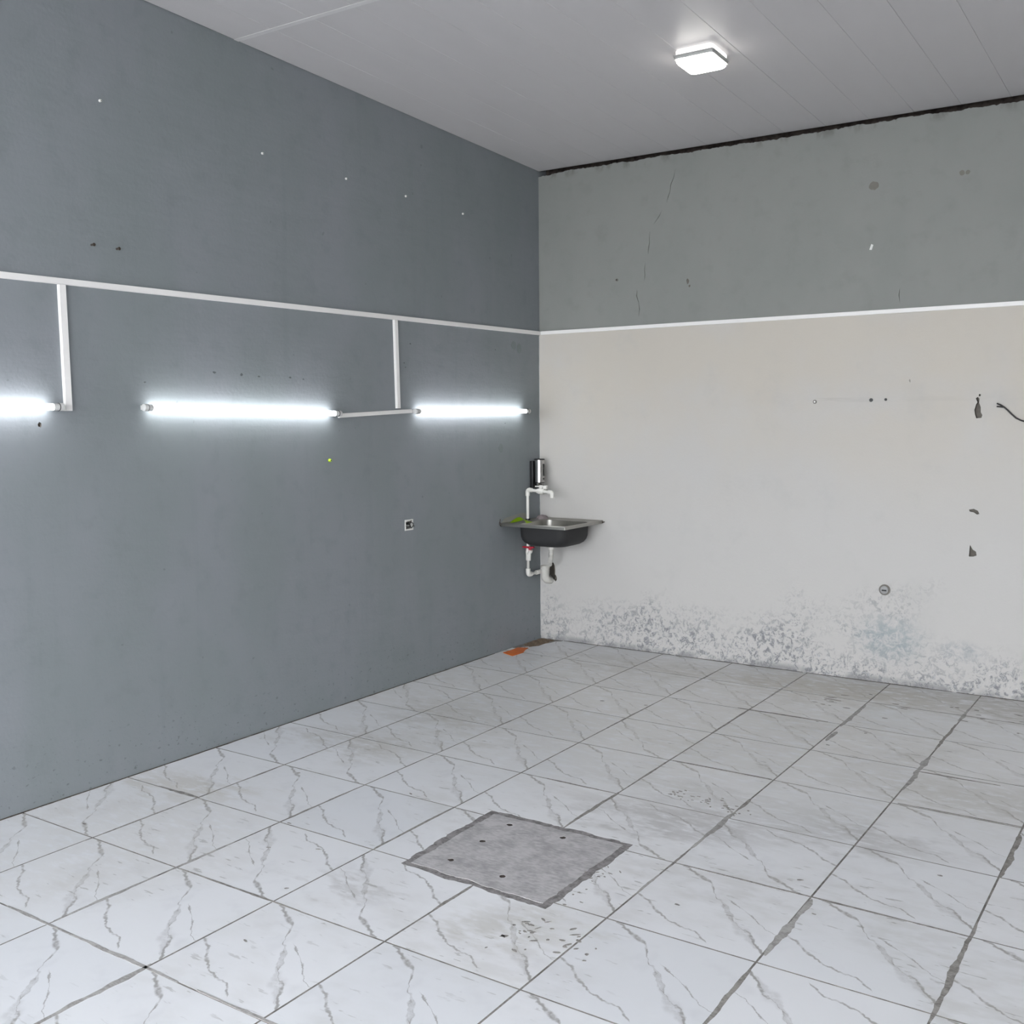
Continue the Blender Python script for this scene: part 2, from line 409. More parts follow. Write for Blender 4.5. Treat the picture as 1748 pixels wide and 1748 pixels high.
def ragged(seed, n, x0, x1, z, amp):
    out = []
    for i in range(n+1):
        x = x0+(x1-x0)*i/n
        out.append((x, z + amp*(noise.noise(Vector((x*5, seed, 0)))*1.0 + noise.noise(Vector((x*23, seed, 3)))*.8 + noise.noise(Vector((x*70, seed, 5)))*.7)))
    return out
def f_right(bm):
    box(bm, 0, RX, 0, .10, -.12, 3.22)
wr = build('wall_right', 'right', f_right)
tag(wr, 'wall with grey band above and mouldy white paint below', 'wall', kind='structure')
def crack(bm, pts, w):
    L, Rr = [], []
    for i, (x, z) in enumerate(pts):
        k = w*(.4+.6*random.random())*(0.15 if i in (0, len(pts)-1) else 1)
        L.append((x-k, z)); Rr.append((x+k, z))
    prism(bm, L+Rr[::-1], 'y', -.02, .02)
def c_right(bm):
    crack(bm, [(1.046, 3.19), (1.035, 3.14), (1.012, 3.09), (1.008, 3.05), (.995, 3.02), (.985, 2.98)], .0026)
    crack(bm, [(.95, 2.935), (.93, 2.90), (.905, 2.87), (.89, 2.85)], .002)
    crack(bm, [(.868, 2.82), (.86, 2.78), (.862, 2.74), (.855, 2.70), (.85, 2.66)], .0022)
    crack(bm, [(.832, 2.62), (.826, 2.57), (.83, 2.53), (.824, 2.49)], .0018)
    crack(bm, [(.772, 2.44), (.768, 2.40), (.785, 2.35), (.79, 2.31), (.784, 2.26)], .0024)
    crack(bm, [(2.466, 2.33), (2.462, 2.29), (2.468, 2.245)], .004)
    # broken plaster where a fitting was pulled off
    prism(bm, [(2.900, 1.578), (2.892, 1.60), (2.888, 1.625), (2.896, 1.655), (2.903, 1.668), (2.894, 1.690), (2.903, 1.697), (2.913, 1.688), (2.912, 1.664), (2.921, 1.640), (2.922, 1.612), (2.931, 1.596), (2.926, 1.580)], 'y', -.03, .03)
    prism(bm, [(2.876, 1.062), (2.902, 1.068), (2.924, 1.058), (2.933, 1.040), (2.920, 1.036), (2.903, 1.048), (2.882, 1.051)], 'y', -.03, .02)
    prism(bm, [(2.884, .795), (2.888, .862), (2.903, .836), (2.921, .825), (2.925, .803), (2.908, .796)], 'y', -.03, .025)
    prism(bm, blob(2.535, 1.796, .005, .009, 9, .3, 4), 'y', -.02, .002)
    prism(bm, blob(2.914, 1.707, .006, .006, 9, .2, 6), 'y', -.02, .02)
    prism(bm, blob(.098, .508, .030, .060, 15, .28, 8), 'y', -.02, .06)      # hole knocked for the drain
    prism(bm, blob(1.137, 2.468, .010, .016, 11, .3, 12), 'y', -.02, .004)
    prism(bm, blob(1.150, 2.437, .007, .009, 9, .3, 13), 'y', -.02, .004)
cut(wr, c_right)
cut(wr, lambda bm: prism(bm, blob(.118, .452, .020, .024, 11, .35, 9), 'y', -.02, .03))
bm = bmesh.new(); bm.from_mesh(wr.data)
tops = ragged(2.3, 640, 0, RX, 3.280, .0085)
for (xa, za), (xb, zb) in zip(tops, tops[1:]):
    za -= .012*max(0, 1-xa/.22); zb -= .012*max(0, 1-xb/.22)
    q = [bm.verts.new(v) for v in ((xa, 0, 3.22), (xb, 0, 3.22), (xb, 0, zb), (xa, 0, za), (xa, .09, za-.004), (xb, .09, zb-.004))]
    bm.faces.new((q[0], q[1], q[2], q[3])); bm.faces.new((q[3], q[2], q[5], q[4]))
bm.to_mesh(wr.data); bm.free()
tag(build('wall_back', 'core', lambda bm: box(bm, 0, RX, .101, .25, -.12, 3.85)),
    'dark masonry seen in the gap under the ceiling', 'wall', kind='structure')
tag(build('wall_side', 'side', lambda bm: box(bm, RX, RX+.15, RY, .25, -.12, 3.85)),
    'pale painted wall facing the grey wall', 'wall', kind='structure')
def f_front(bm):
    box(bm, 0, .35, RY-.2, RY, -.12, 3.85); box(bm, RX-.35, RX, RY-.2, RY, -.12, 3.85); box(bm, .35, RX-.35, RY-.2, RY, 3.05, 3.85)
tag(build('wall_front', 'side', f_front), 'pale lintel and piers around the open shopfront', 'wall', kind='structure')
tag(build('ground', 'outside', lambda bm: box(bm, -8, 14, RY-16, RY-.2, -.22, -.02)), 'grey pavement outside the open front', 'pavement', kind='structure')

# floor: grout bed and single tiles
floor = build('floor', 'screed', lambda bm: box(bm, 0, RX, RY-.2, .0, -.12, -.0012))
tag(floor, 'white veined ceramic tile floor with grey joints', 'floor', kind='structure')
AX = [-.02, .48, .98, 1.474, 1.967, 2.47, 2.974, 3.473]
while AX[-1] < RX: AX.append(AX[-1]+.5)
BY = [.03, -.476, -.982, -1.478, -1.980, -2.502, -3.004, -3.510, -4.017, -4.524]
while BY[-1] > RY: BY.append(BY[-1]-.506)
BY = BY[::-1]                       # from the open front to the white wall
row0 = BY.index(-4.524)             # row index 0 of the measured grid
ROT = {(2, 1), (3, 1), (1, 3), (0, 1), (0, 3), (4, 3), (5, 3), (6, 1), (1, -1), (0, 5), (3, 5), (7, 4), (6, -1)}
GX, GY = .0034, .0030
def tile_mesh(x0, x1, y0, y1):
    def f(bm): box(bm, x0, x1, y0, y1, -.0012, 0)
    bm = bmesh.new(); f(bm)
    bmesh.ops.recalc_face_normals(bm, faces=bm.faces)
    me = bpy.data.meshes.new('tile'); bm.to_mesh(me); bm.free(); me.materials.append(MAT['tile']); me.materials.append(MAT['screed'])
    for f_ in me.polygons: f_.material_index = 0 if f_.normal.z > .5 else 1
    return me
full = tile_mesh(-.25, .25, -.25, .25)
HATCH = [(1.648, -3.538), (1.631, -2.955), (2.266, -2.948), (2.265, -3.559)]
def edge_rag(poly, step, amp, seed, grow=0):
    cx = sum(p[0] for p in poly)/len(poly); cy = sum(p[1] for p in poly)/len(poly); out = []
    for (xa, ya), (xb, yb) in zip(poly, poly[1:]+poly[:1]):
        n = max(2, int(math.hypot(xb-xa, yb-ya)/step))
        for i in range(n):
            k = i/n; x, y = xa+(xb-xa)*k, ya+(yb-ya)*k
            d = math.hypot(x-cx, y-cy); a = grow + amp*(noise.noise(Vector((x*14, y*14, seed)))+.7*noise.noise(Vector((x*45, y*45, seed))))
            out.append((x+(x-cx)/d*a, y+(y-cy)/d*a))
    return out
hole = edge_rag(HATCH, .016, .011, 1.5, .012)
for i in range(len(AX)-1):
    for jj in range(len(BY)-1):
        j = jj-row0
        xa, xb, ya, yb = AX[i]+GX, AX[i+1]-GX, BY[jj]+GY, BY[jj+1]-GY
        cx, cy = (AX[i]+AX[i+1])/2, (BY[jj]+BY[jj+1])/2
        rot = (i, j) in ROT or (j < -1 and (i*7+j*3) % 4 == 0)
        clip = i == 0 or xb > RX or yb > 0 or ya < RY-.2
        if clip:
            x0, x1 = max(xa, .006), min(xb, RX-.005); y0, y1 = max(ya, RY-.19), min(yb, -.006)
            if x1-x0 < .01 or y1-y0 < .01: continue
            q = [x0-cx, x1-cx, y0-cy, y1-cy]
            if rot: q = [-q[1], -q[0], -q[3], -q[2]]
            me = tile_mesh(*q); sx = sy = 1
        else:
            me = full; sx, sy = (xb-xa)/.5, (yb-ya)/.5
        o = bpy.data.objects.new('tile', me); COL.objects.link(o)
        o.location = (cx, cy, random.uniform(-.0003, .0001)); o.rotation_euler = (0, 0, math.pi if rot else 0)
        o.scale = (sx, sy, 1)
        if i in (3, 4) and j in (1, 2, 3):
            o.data = me.copy(); cut(o, lambda bm: prism(bm, hole, 'z', -.02, .02))
        if i == 0 and jj == len(BY)-2:      # broken corner tile
            cut(o, lambda bm: prism(bm, [(-.1, .1), (-.1, -.40), (.035, -.385), (.055, -.33), (.09, -.29), (.082, -.23), (.12, -.17), (.15, -.11), (.158, -.06), (.19, -.03), (.2, .1)], 'z', -.02, .02))
        o.parent = floor
# cement smeared over worn joints
def smear(axis, c, a, b, w, mat, seed, z=.0006):
    n = max(6, int(abs(b-a)/.018)); L, Rr = [], []
    for k in range(n+1):
        s = a+(b-a)*k/n; e = max(0, math.sin(math.pi*k/n))**.5
        wl_ = (.0025 + w*e*(.55+.9*max(-.4, noise.noise(Vector((s*9, c, seed)))+.5*noise.noise(Vector((s*40, c, seed))))))
        wr_ = (.0025 + w*e*(.55+.9*max(-.4, noise.noise(Vector((s*9, c, seed+7)))+.5*noise.noise(Vector((s*40, c, seed+7))))))
        L.append((c-wl_, s) if axis == 'A' else (s, c-wl_)); Rr.append((c+wr_, s) if axis == 'A' else (s, c+wr_))
    o = build('grout_smear', mat, lambda bm: prism(bm, L+Rr[::-1], 'z', -.003, z)); o.parent = floor
for k, q in enumerate([('A', 2.976, -3.90, -3.56, .009, 'soil'), ('A', 2.982, -3.46, -3.02, .017, 'smear'), ('A', 2.47, -2.86, -2.42, .013, 'smear'),
          ('A', 2.47, -2.40, -2.25, .008, 'soil'), ('A', 2.49, -1.30, -1.12, .012, 'smear'), ('A', 2.478, -1.02, -.55, .016, 'smear'),
          ('A', 2.978, -1.80, -1.28, .018, 'smear'), ('A', 2.972, -1.15, -.66, .012, 'soil'), ('A', 2.972, -.62, -.30, .012, 'smear'),
          ('A', 3.478, -2.50, -2.06, .015, 'soil'), ('A', 3.474, -3.55, -2.90, .010, 'soil'), ('A', 3.474, -4.1, -3.6, .009, 'soil'),
          ('A', 1.966, -2.92, -2.48, .010, 'soil'), ('A', 1.966, -2.3, -1.9, .005, 'soil'), ('A', 1.967, -3.78, -3.55, .006, 'soil'),
          ('A', .482, -4.05, -3.42, .005, 'soil'), ('A', .481, -3.38, -2.70, .004, 'soil'), ('A', .978, -4.5, -4.05, .008, 'smear'),
          ('A', .979, -3.55, -3.05, .006, 'soil'), ('A', .98, -4.1, -3.75, .007, 'smear'), ('A', 1.47, -4.9, -4.5, .014, 'smear'),
          ('A', 1.472, -3.5, -3.0, .005, 'soil'), ('A', 1.965, -1.5, -.9, .005, 'soil'), ('A', 1.966, -.7, -.25, .008, 'smear'),
          ('A', 2.472, -3.05, -2.9, .006, 'soil'), ('A', 2.47, -3.3, -3.12, .006, 'smear'), ('A', .98, -2.1, -1.5, .004, 'soil'), ('A', 1.474, -1.9, -1.1, .004, 'soil'), ('A', 1.474, -.95, -.3, .005, 'soil'),
          ('B', -4.522, .75, 1.62, .008, 'smear'), ('B', -3.509, .22, .49, .013, 'soil'), ('B', -3.005, 2.5, 3.5, .004, 'soil'), ('B', -2.502, 1.6, 1.96, .005, 'soil'),
          ('B', -1.97, 3.0, 3.5, .004, 'soil'), ('B', -1.975, 1.98, 2.46, .004, 'soil'), ('B', -.975, 1.9, 2.4, .007, 'soil'), ('B', -1.52, 2.98, 3.32, .008, 'soil'),
          ('B', -.48, 2.6, 3.4, .006, 'smear'), ('B', -4.016, 1.0, 1.6, .004, 'soil'), ('B', -4.52, 1.7, 2.2, .005, 'smear')]):
    smear(*q, seed=k*3.1)
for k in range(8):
    smear('A', .006, -.6-k*.95, -1.5-k*.95-.1, .005, 'walljoint', 90+k, .0012)  # dark ragged strips along the foot of the walls
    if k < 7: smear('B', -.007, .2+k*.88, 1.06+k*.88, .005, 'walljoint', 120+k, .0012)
# hatch
build('hole_shade', 'core', lambda bm: prism(bm, [(1.70, -3.49), (1.70, -3.0), (2.2, -3.0), (2.2, -3.49)], 'z', -.0006, -.00055)).parent = floor  # thin dark sheet painting the shade down the hatch holes
build('hatch_joint', 'slabedge', lambda bm: prism(bm, edge_rag(HATCH, .016, .010, 1.5, .013), 'z', -.0012, -.0006)).parent = floor
hs = build('concrete_hatch', 'slab', lambda bm: prism(bm, edge_rag([(1.667, -3.524), (1.652, -2.972), (2.247, -2.966), (2.246, -3.538)], .014, .0085, 9.0, -.003), 'z', -.0005, .0009))
tag(hs, 'square grey concrete hatch cover set into the tile floor', 'hatch cover')
def c_hatch(bm):
    for k, (x, y) in enumerate([(1.772, -3.035), (2.016, -3.03), (1.775, -3.224), (1.777, -3.426), (2.013, -3.437)]):
        prism(bm, blob(x, y, .013, .012, 10, .2, k), 'z', -.02, .02)
cut(hs, c_hatch)
# chips and spatter on the glaze
def f_chips(bm):
    r = random.Random(5)
    def put(x, y, a, b, ang):
        pts = [(x+u*math.cos(ang)-v*math.sin(ang), y+u*math.sin(ang)+v*math.cos(ang)) for u, v in blob(0, 0, a, b, 8, .3, r.random())]
        prism(bm, pts, 'z', -.0005, .0011)
    for _ in range(34):
        put(r.gauss(2.36, .085), r.gauss(-3.735, .045), r.uniform(.003, .016), r.uniform(.002, .006), r.uniform(-.5, 1.2))
    for _ in range(48):
        k = r.random(); put(2.17+.34*k+r.gauss(0, .02), -2.36-.06*k+r.gauss(0, .03), r.uniform(.003, .010), r.uniform(.002, .005), r.uniform(-.4, .4))
    for _ in range(16):
        put(r.gauss(2.30, .03), r.gauss(-3.27, .10), r.uniform(.002, .010), r.uniform(.0015, .004), r.uniform(-1, 1))
    for x, y in [(1.13, -3.71), (1.44, -3.92), (1.02, -3.50), (1.22, -2.98), (.62, -3.05), (1.30, -3.62), (.33, -3.95), (1.6, -4.25), (3.02, -3.12), (2.62, -3.3), (2.9, -2.9), (3.3, -2.6), (2.52, -1.36), (2.35, -1.0), (2.62, -1.07), (1.45, -1.2), (1.2, -1.25), (.32, -.5), (.55, -.42)]:
        put(x, y, r.uniform(.006, .012), r.uniform(.003, .005), r.uniform(-.5, .8))
    for _ in range(26):
        put(r.uniform(2.2, 3.3), r.uniform(-.75, -.3), r.uniform(.006, .03), r.uniform(.003, .008), r.uniform(-.3, .3))
ch = build('glaze_chips', 'soil', f_chips); ch['kind'] = 'stuff'; ch.parent = floor
# broken corner: soil bed with the orange fragment
def f_dirt(bm):
    prism(bm, blob(.075, -.155, .065, .14, 20, .14, 31), 'z', -.003, .0005)
    for k in range(12):
        a = random.Random(k); prism(bm, blob(a.uniform(.015, .12), a.uniform(-.28, -.03), .016, .022, 8, .35, k), 'z', -.003, .0015+.002*a.random())
tag(build('dirt_patch', 'brown', f_dirt), 'brown crumbled dirt where the corner floor tile is broken', 'dirt')
tag(build('tile_fragment', 'orange', lambda bm: prism(bm, [(.045, -.555), (.150, -.600), (.158, -.475), (.125, -.40), (.112, -.345), (.045, -.375), (.052, -.46)], 'z', .0006, .005)),
    'orange broken tile fragment lying on floor against grey wall', 'tile fragment')

# ceiling: dark void, single PVC planks, joint strip
ceiling = build('ceiling', 'core', lambda bm: prism(bm, [(.25, zc(.25)+.03), (RY-.2, zc(RY-.2)+.03), (RY-.2, 3.95), (.25, 3.95)], 'x', -.12, RX+.15))
tag(ceiling, 'sloping ceiling of long white plastic planks', 'ceiling', kind='structure')
PW = .2515; runs = [(-.004, -2.725), (-2.735, -5.46), (-5.47, RY+.005)]
def plank_mesh(w, L):
    bm = bmesh.new()
    prism(bm, [(.0003, .0014), (.0018, 0), (w-.0018, 0), (w-.0003, .0014), (w-.0003, .012), (.0003, .012)], 'y', -L, 0)
    bmesh.ops.recalc_face_normals(bm, faces=bm.faces)
    me = bpy.data.meshes.new('plank'); bm.to_mesh(me); bm.free(); me.materials.append(MAT['ceil']); return me
ang = -math.atan(SL)
for ra, rb in runs:
    L = (ra-rb)*math.sqrt(1+SL*SL); cache = {}
    x = .005
    while x < RX-.02:
        w = min(PW, RX-.004-x); k = round(w, 3)
        if k not in cache: cache[k] = plank_mesh(w, L)
        o = bpy.data.objects.new('plank', cache[k]); COL.objects.link(o)
        o.location = (x, ra, zc(ra)); o.rotation_euler = (ang, 0, 0); o.parent = ceiling
        x += PW
for y in (-2.73, -5.465):
    o = build('joint_strip', 'strip', lambda bm: box(bm, .004, RX-.004, -.015, .015, -.0022, .0, .001)); o.location = (0, y, zc(y)); o.rotation_euler = (ang, 0, 0); o.parent = ceiling

# ---------------------------------------------------------------- putty and marks on the walls (parts of the walls)
for k, (y, z, a, b) in enumerate([(-.262, 2.071, .028, .034), (-.494, 1.393, .026, .030), (-.33, 2.09, .03, .03)]):
    build('putty_patch', 'puttyg', lambda bm: prism(bm, blob(y, z, a, b, 18, .10, 40+k), 'x', -.002, .0012)).parent = wl
for k, (x, z, a, b) in enumerate([(2.306, 2.926, .028, .024), (2.785, 2.937, .014, .014), (2.815, 2.937, .012, .012)]):
    build('putty_patch', 'putty', lambda bm: prism(bm, blob(x, z, a, b, 18, .12, 50+k), 'y', -.0015, .002)).parent = wr
build('plaster_smear', 'mortar', lambda bm: prism(bm, [(-.50, .884), (-.46, .912), (-.40, .918), (-.33, .926), (-.26, .932), (-.20, .930), (-.17, .90), (-.17, .884)], 'x', -.002, .0015)).parent = wl
for k, (y, z, a) in enumerate([(-2.93, 1.835, .010), (-2.76, 1.828, .012), (-2.645, 1.822, .008), (-2.43, 1.822, .009), (-2.335, 1.815, .006), (-1.44, 2.045, .007), (-1.50, 1.93, .006), (-1.49, 1.905, .005), (-3.33, 1.78, .006), (-.55, 2.05, .006), (-.44, 1.56, .005)]):
    build('scuff', 'puttyg2', lambda bm: prism(bm, blob(y, z, a, a*.55, 9, .35, 70+k), 'x', -.002, .0008)).parent = wl
# white paint lapping round the corner
def f_lap(bm):
    a, b = [], []
    for i in range(70):
        z = .02+i*(2.15/69); a.append((-.0045-.006*abs(noise.noise(Vector((z*9, 3, 1))))-.004*abs(noise.noise(Vector((z*31, 3, 1)))), z))
    prism(bm, a+[(-.0005, 2.17), (-.0005, .02)], 'x', -.001, .0008)
build('paint_lap', 'whitetrim', f_lap).parent = wl

# ---------------------------------------------------------------- cable trunking
def trunk(p0, p1, w, label, wall, d=.016):
    """channel on a wall between two points (wall coordinate, z), width w"""
    (a0, z0), (a1, z1) = p0, p1
    dx, dz = a1-a0, z1-z0; L = math.hypot(dx, dz); ux, uz = dx/L, dz/L; nx, nz = -uz, ux
    q = lambda s, n: (a0+ux*s+nx*n, z0+uz*s+nz*n)
    base = (0, a0, z0) if wall == 'x' else (a0, 0, z0)
    t = thing('cable_trunking', base, label, 'cable trunking')
    def side(lo, hi): return (lo, hi) if wall == 'x' else (-hi, -lo)
    h = w/2
    part('channel', 'trunk', t, lambda bm: prism(bm, [q(0, -h), q(L, -h), q(L, h), q(0, h)], wall, *side(.0002, d-.005)))
    def lid(bm):
        lo, hi = side(d-.0048, d)
        prism(bm, [q(0, -h+.0018), q(L, -h+.0018), q(L, h-.0018), q(0, h-.0018)], wall, lo, hi)
        bmesh.ops.recalc_face_normals(bm, faces=bm.faces)
    part('lid', 'trunk', t, lid)
    return t
trunk((RY+.02, 2.190), (-.0005, 2.189), .026, 'long white cable trunking running along the grey wall', 'x')
trunk((.018, 2.190), (RX-.01, 2.2145), .024, 'white cable trunking between grey band and white paint of mouldy wall', 'y', .014)
trunk((-3.727, 2.1755), (-3.7225, 1.652), .033, 'upright cable trunking beside the tube light with one end cap on it', 'x')
trunk((-1.584, 2.1755), (-1.572, 1.662), .031, 'upright cable trunking dropping to the short level trunking', 'x')
trunk((-2.078, 1.6215), (-1.452, 1.6455), .023, 'short level cable trunking joining two tube lights', 'x')

# ---------------------------------------------------------------- tube lights
def tube_light(y0, y1, z0, z1, label):
    cx = .038; y = lambda s: y0+(y1-y0)*s; z = lambda s: z0+(z1-z0)*s; L = abs(y1-y0)
    t = thing('tube_light', (cx, (y0+y1)/2, (z0+z1)/2), label, 'tube light', 'tube lights on the grey wall')
    e = .045/L
    part('glass_tube', 'led', t, lambda bm: tube(bm, [(cx, y(e), z(e)), (cx, y(1-e), z(1-e))], .0135, 12, False), True)
    for s0, s1 in ((0, e+.002), (1, 1-e-.002)):
        m = s0+(s1-s0)*.45
        cp = part('end_cap', 'cap', t, lambda bm: tube(bm, [(cx, y(m), z(m)), (cx, y(s1), z(s1))], .0148, 18), True)
        def hold(bm):
            tube(bm, [(cx, y(s0), z(s0)), (cx, y(s0+(s1-s0)*.05), z(s0)), (cx, y(m), z(m))], [.013, .0165, .0165], 18)
            yy = y(s0+(s1-s0)*.3); box(bm, .0004, cx-.008, min(yy, y(m)), max(yy, y(m))+.004, z(s0)-.010, z(s0)+.010)
        hd = part('lamp_holder', 'cap', t, hold, True)
        part('contact_ring', 'black', hd, lambda bm: tube(bm, [(cx, y(m)-.0012, z(m)), (cx, y(m)+.0012, z(m))], .0169, 18), True)
tube_light(-5.015, -3.765, 1.671, 1.668, 'lit tube light ending at the upright trunking without a level trunking')
tube_light(-3.372, -2.095, 1.666, 1.633, 'lit tube light between the upright trunking and the short level trunking')
tube_light(-1.455, -.198, 1.6435, 1.641, 'lit tube light above the sink, next to the wall corner')

# ---------------------------------------------------------------- ceiling lamp
LX, LY, LH = 1.856, -1.436, .098
lz = zc(LY)
lamp = thing('ceiling_lamp', (LX, LY, lz), 'lit square two-tier ceiling lamp with grey middle frame', 'ceiling lamp')
lamp.rotation_euler = (ang, 0, 0)
def lampart(name, mat, loops):
    def f(bm): loft(bm, [[(x, y, z) for x, y in rrect(0, 0, h, h, r, 3)] for h, r, z in loops], name == 'frame', name != 'upper_diffuser')
    o = build(name, mat, f, None, True); o.parent = lamp
lampart('upper_diffuser', 'lampdim', [(LH-.004, .020, -.0005), (LH, .022, -.006), (LH, .022, -.028)])
lampart('frame', 'frame', [(LH+.006, .012, -.0282), (LH+.008, .012, -.031), (LH+.008, .012, -.034), (LH+.003, .014, -.0345), (LH+.003, .014, -.0468)])
lampart('lower_diffuser', 'lamp', [(LH-.004, .016, -.0470), (LH-.003, .02, -.058), (LH-.009, .024, -.066), (LH-.022, .03, -.0695)])

# ---------------------------------------------------------------- sink
ZS = .885; S0 = .0025; S1 = .518; BC = (.283, -.268); BH = .183
sink = thing('corner_sink', (.26, -.26, ZS), 'square stainless steel sink with black bowl hung in the wall corner', 'sink')
def f_deck(bm):
    outer = [(x, y) for x, y in rrect((S0+S1)/2, -(S0+S1)/2, (S1-S0)/2, (S1-S0)/2, .006, 5)]
    inn = rrect(BC[0], BC[1], BH, BH, .06, 5)
    inn2 = rrect(BC[0], BC[1], BH+.012, BH+.012, .07, 5)
    def off(k): return [(x, y) for x, y in rrect((S0+S1)/2, -(S0+S1)/2, (S1-S0)/2-k, (S1-S0)/2-k, .006, 5)]
    lo = [[(x, y, ZS-.021) for x, y in off(.003)], [(x, y, ZS-.021) for x, y in outer], [(x, y, ZS-.003) for x, y in outer], [(x, y, ZS) for x, y in off(.003)],
          [(x, y, ZS-.001) for x, y in off(.014)], [(x, y, ZS-.005) for x, y in off(.020)], [(x, y, ZS-.005) for x, y in inn2], [(x, y, ZS-.009) for x, y in inn]]
    loft(bm, lo)
deck = part('deck', 'steel', sink, f_deck, True)
bowl_l = [(BH, .06, -.009), (BH-.002, .06, -.05), (BH-.004, .06, -.090), (BH-.009, .065, -.115), (BH-.020, .07, -.134), (BH-.038, .07, -.147), (BH-.065, .07, -.155), (BH-.10, .06, -.159), (BH-.14, .035, -.160)]
bi = part('bowl_inside', 'steel', sink, lambda bm: loft(bm, [[(x, y, ZS+z) for x, y in rrect(BC[0], BC[1], h, h, r, 9)] for h, r, z in bowl_l], False, True), True)
part('bowl_shell', 'bowlpaint', sink, lambda bm: loft(bm, [[(x, y, ZS+z-.0035) for x, y in rrect(BC[0], BC[1], h+.004, h+.004, r+.004, 9)] for h, r, z in bowl_l], False, True), True)
part('drain_strainer', 'chrome', bi, lambda bm: loft(bm, [[(.30+r*math.cos(a*.3142), -.20+r*math.sin(a*.3142), ZS+z) for a in range(20)] for r, z in ((.040, -.1595), (.039, -.157), (.032, -.157), (.028, -.1592))], False, True), True)
part('overflow', 'black', bi, lambda bm: prism(bm, rrect(.33, ZS-.05, .02, .008, .007, 4), 'y', BC[1]+BH-.006, BC[1]+BH-.003), True)
part('wall_screw', 'rust', sink, lambda bm: tube(bm, [(S1+.006, -.0005, ZS-.012), (S1+.006, -.02, ZS-.012), (S1+.006, -.021, ZS-.012)], [.004, .004, .007], 10), True)

# ---------------------------------------------------------------- water pipe with tap and stopcock (one connected run)
px, py = .030, -.212; pr = .0102
tap = thing('water_pipe_tap', (px, py, .47), 'white plastic water pipe with tap above and red stopcock below the sink', 'water pipe')
TZ = 1.093; ex, ey, ez = .258, -.255, 1.084      # spout elbow
part('riser', 'pvc', tap, lambda bm: tube(bm, [(px, py, .705), (px, py, TZ-.02)], pr, 16), True)
part('seal_ring', 'black', tap, lambda bm: tube(bm, [(px, py, ZS-.003), (px, py, ZS+.006)], .0165, 16), True)
part('elbow', 'pvc', tap, lambda bm: tube(bm, [(px, py, TZ-.042)]+[(px, py, TZ-.030)]+arc((px, py, TZ), (0, 0, 1), (1, 0, 0), .016)+[(px+.036, py-.003, TZ-.001)], .0155, 16), True)
dirv = Vector((ex-px, ey-py, ez-TZ)); at = lambda s: Vector((px, py, TZ))+dirv*s
part('cross_pipe', 'pvc', tap, lambda bm: tube(bm, [at(.12), at(.93)], pr, 16), True)
def f_valve(bm):
    tube(bm, [at(.40), at(.43), at(.47), at(.56), at(.60), at(.64), at(.67)], [.0155, .0165, .0205, .0215, .0205, .0165, .0155], 16)
    c = at(.55); tube(bm, [c, c+Vector((0, 0, .028))], .013, 14)
vb = part('valve_body', 'pvc', tap, f_valve, True)
def f_lever(bm):
    c = at(.55)+Vector((0, 0, .030)); a = dirv.normalized()
    box(bm, c.x-.045, c.x+.046, c.y-.010, c.y+.010, c.z, c.z+.0075, .003, 2); box(bm, c.x+.022, c.x+.048, c.y-.012, c.y+.012, c.z-.014, c.z+.012, .004, 2)
    tube(bm, [c+Vector((0, 0, -.006)), c+Vector((0, 0, .012))], .014, 14)
part('lever', 'pvc', vb, f_lever, True)
part('spout_elbow', 'pvc', tap, lambda bm: tube(bm, [at(.86)]+arc(at(1.0), dirv.normalized(), (0, 0, -1), .017)+[at(1)+Vector((0, 0, -.036))], .0155, 16), True)
# stopcock below
part('coupling', 'pvc', tap, lambda bm: tube(bm, [(px, py, .596), (px, py, .604), (px, py, .636)], [.0155, .016, .015], 16), True)
sb = part('stopcock_body', 'pvc', tap, lambda bm: (tube(bm, [(px, py, .630), (px, py, .655), (px+.002, py, .675), (px, py, .705)], [.0150, .0185, .0165, .0125], 16),
     tube(bm, [(px+.008, py-.006, .640), (px+.034, py-.018, .662), (px+.040, py-.020, .672)], [.012, .013, .011], 14),
     tube(bm, [(px+.020, py-.012, .596), (px+.020, py-.012, .650)], [.009, .012], 12)), True)
def f_red(bm):
    c = Vector((px+.030, py-.020, .692))
    tube(bm, [c+Vector((0, 0, -.018)), c+Vector((0, 0, .006))], .0115, 14)
    for sx in (-1, 1):
        pts = [(c.x+sx*.004, c.z+.002), (c.x+sx*.028, c.z+.006), (c.x+sx*(.062 if sx < 0 else .032), c.z+.003), (c.x+sx*(.060 if sx < 0 else .032), c.z-.004), (c.x+sx*.004, c.z-.009)]
        prism(bm, pts if sx > 0 else pts[::-1], 'y', c.y-.009, c.y+.009)
part('red_handle', 'red', sb, f_red, True)['label'] = 'red butterfly handle'
part('lower_pipe', 'pvcg', tap, lambda bm: tube(bm, [(px, py, .600), (px, py, .520)], pr, 16), True)
part('bottom_elbow', 'pvc', tap, lambda bm: tube(bm, [(px, py, .536)]+[(px, py, .522)]+arc((px, py, .494), (0, 0, -1), (0, 1, 0), .018)+[(px, py+.040, .494)], .0168, 16), True)
part('stub_pipe', 'pvcg', tap, lambda bm: tube(bm, [(px, py+.035, .494), (px, -.0005, .496)], pr, 16), True)
part('stub_collar', 'pvc', tap, lambda bm: tube(bm, [(px, py+.105, .495), (px, py+.165, .496)], .0158, 16), True)

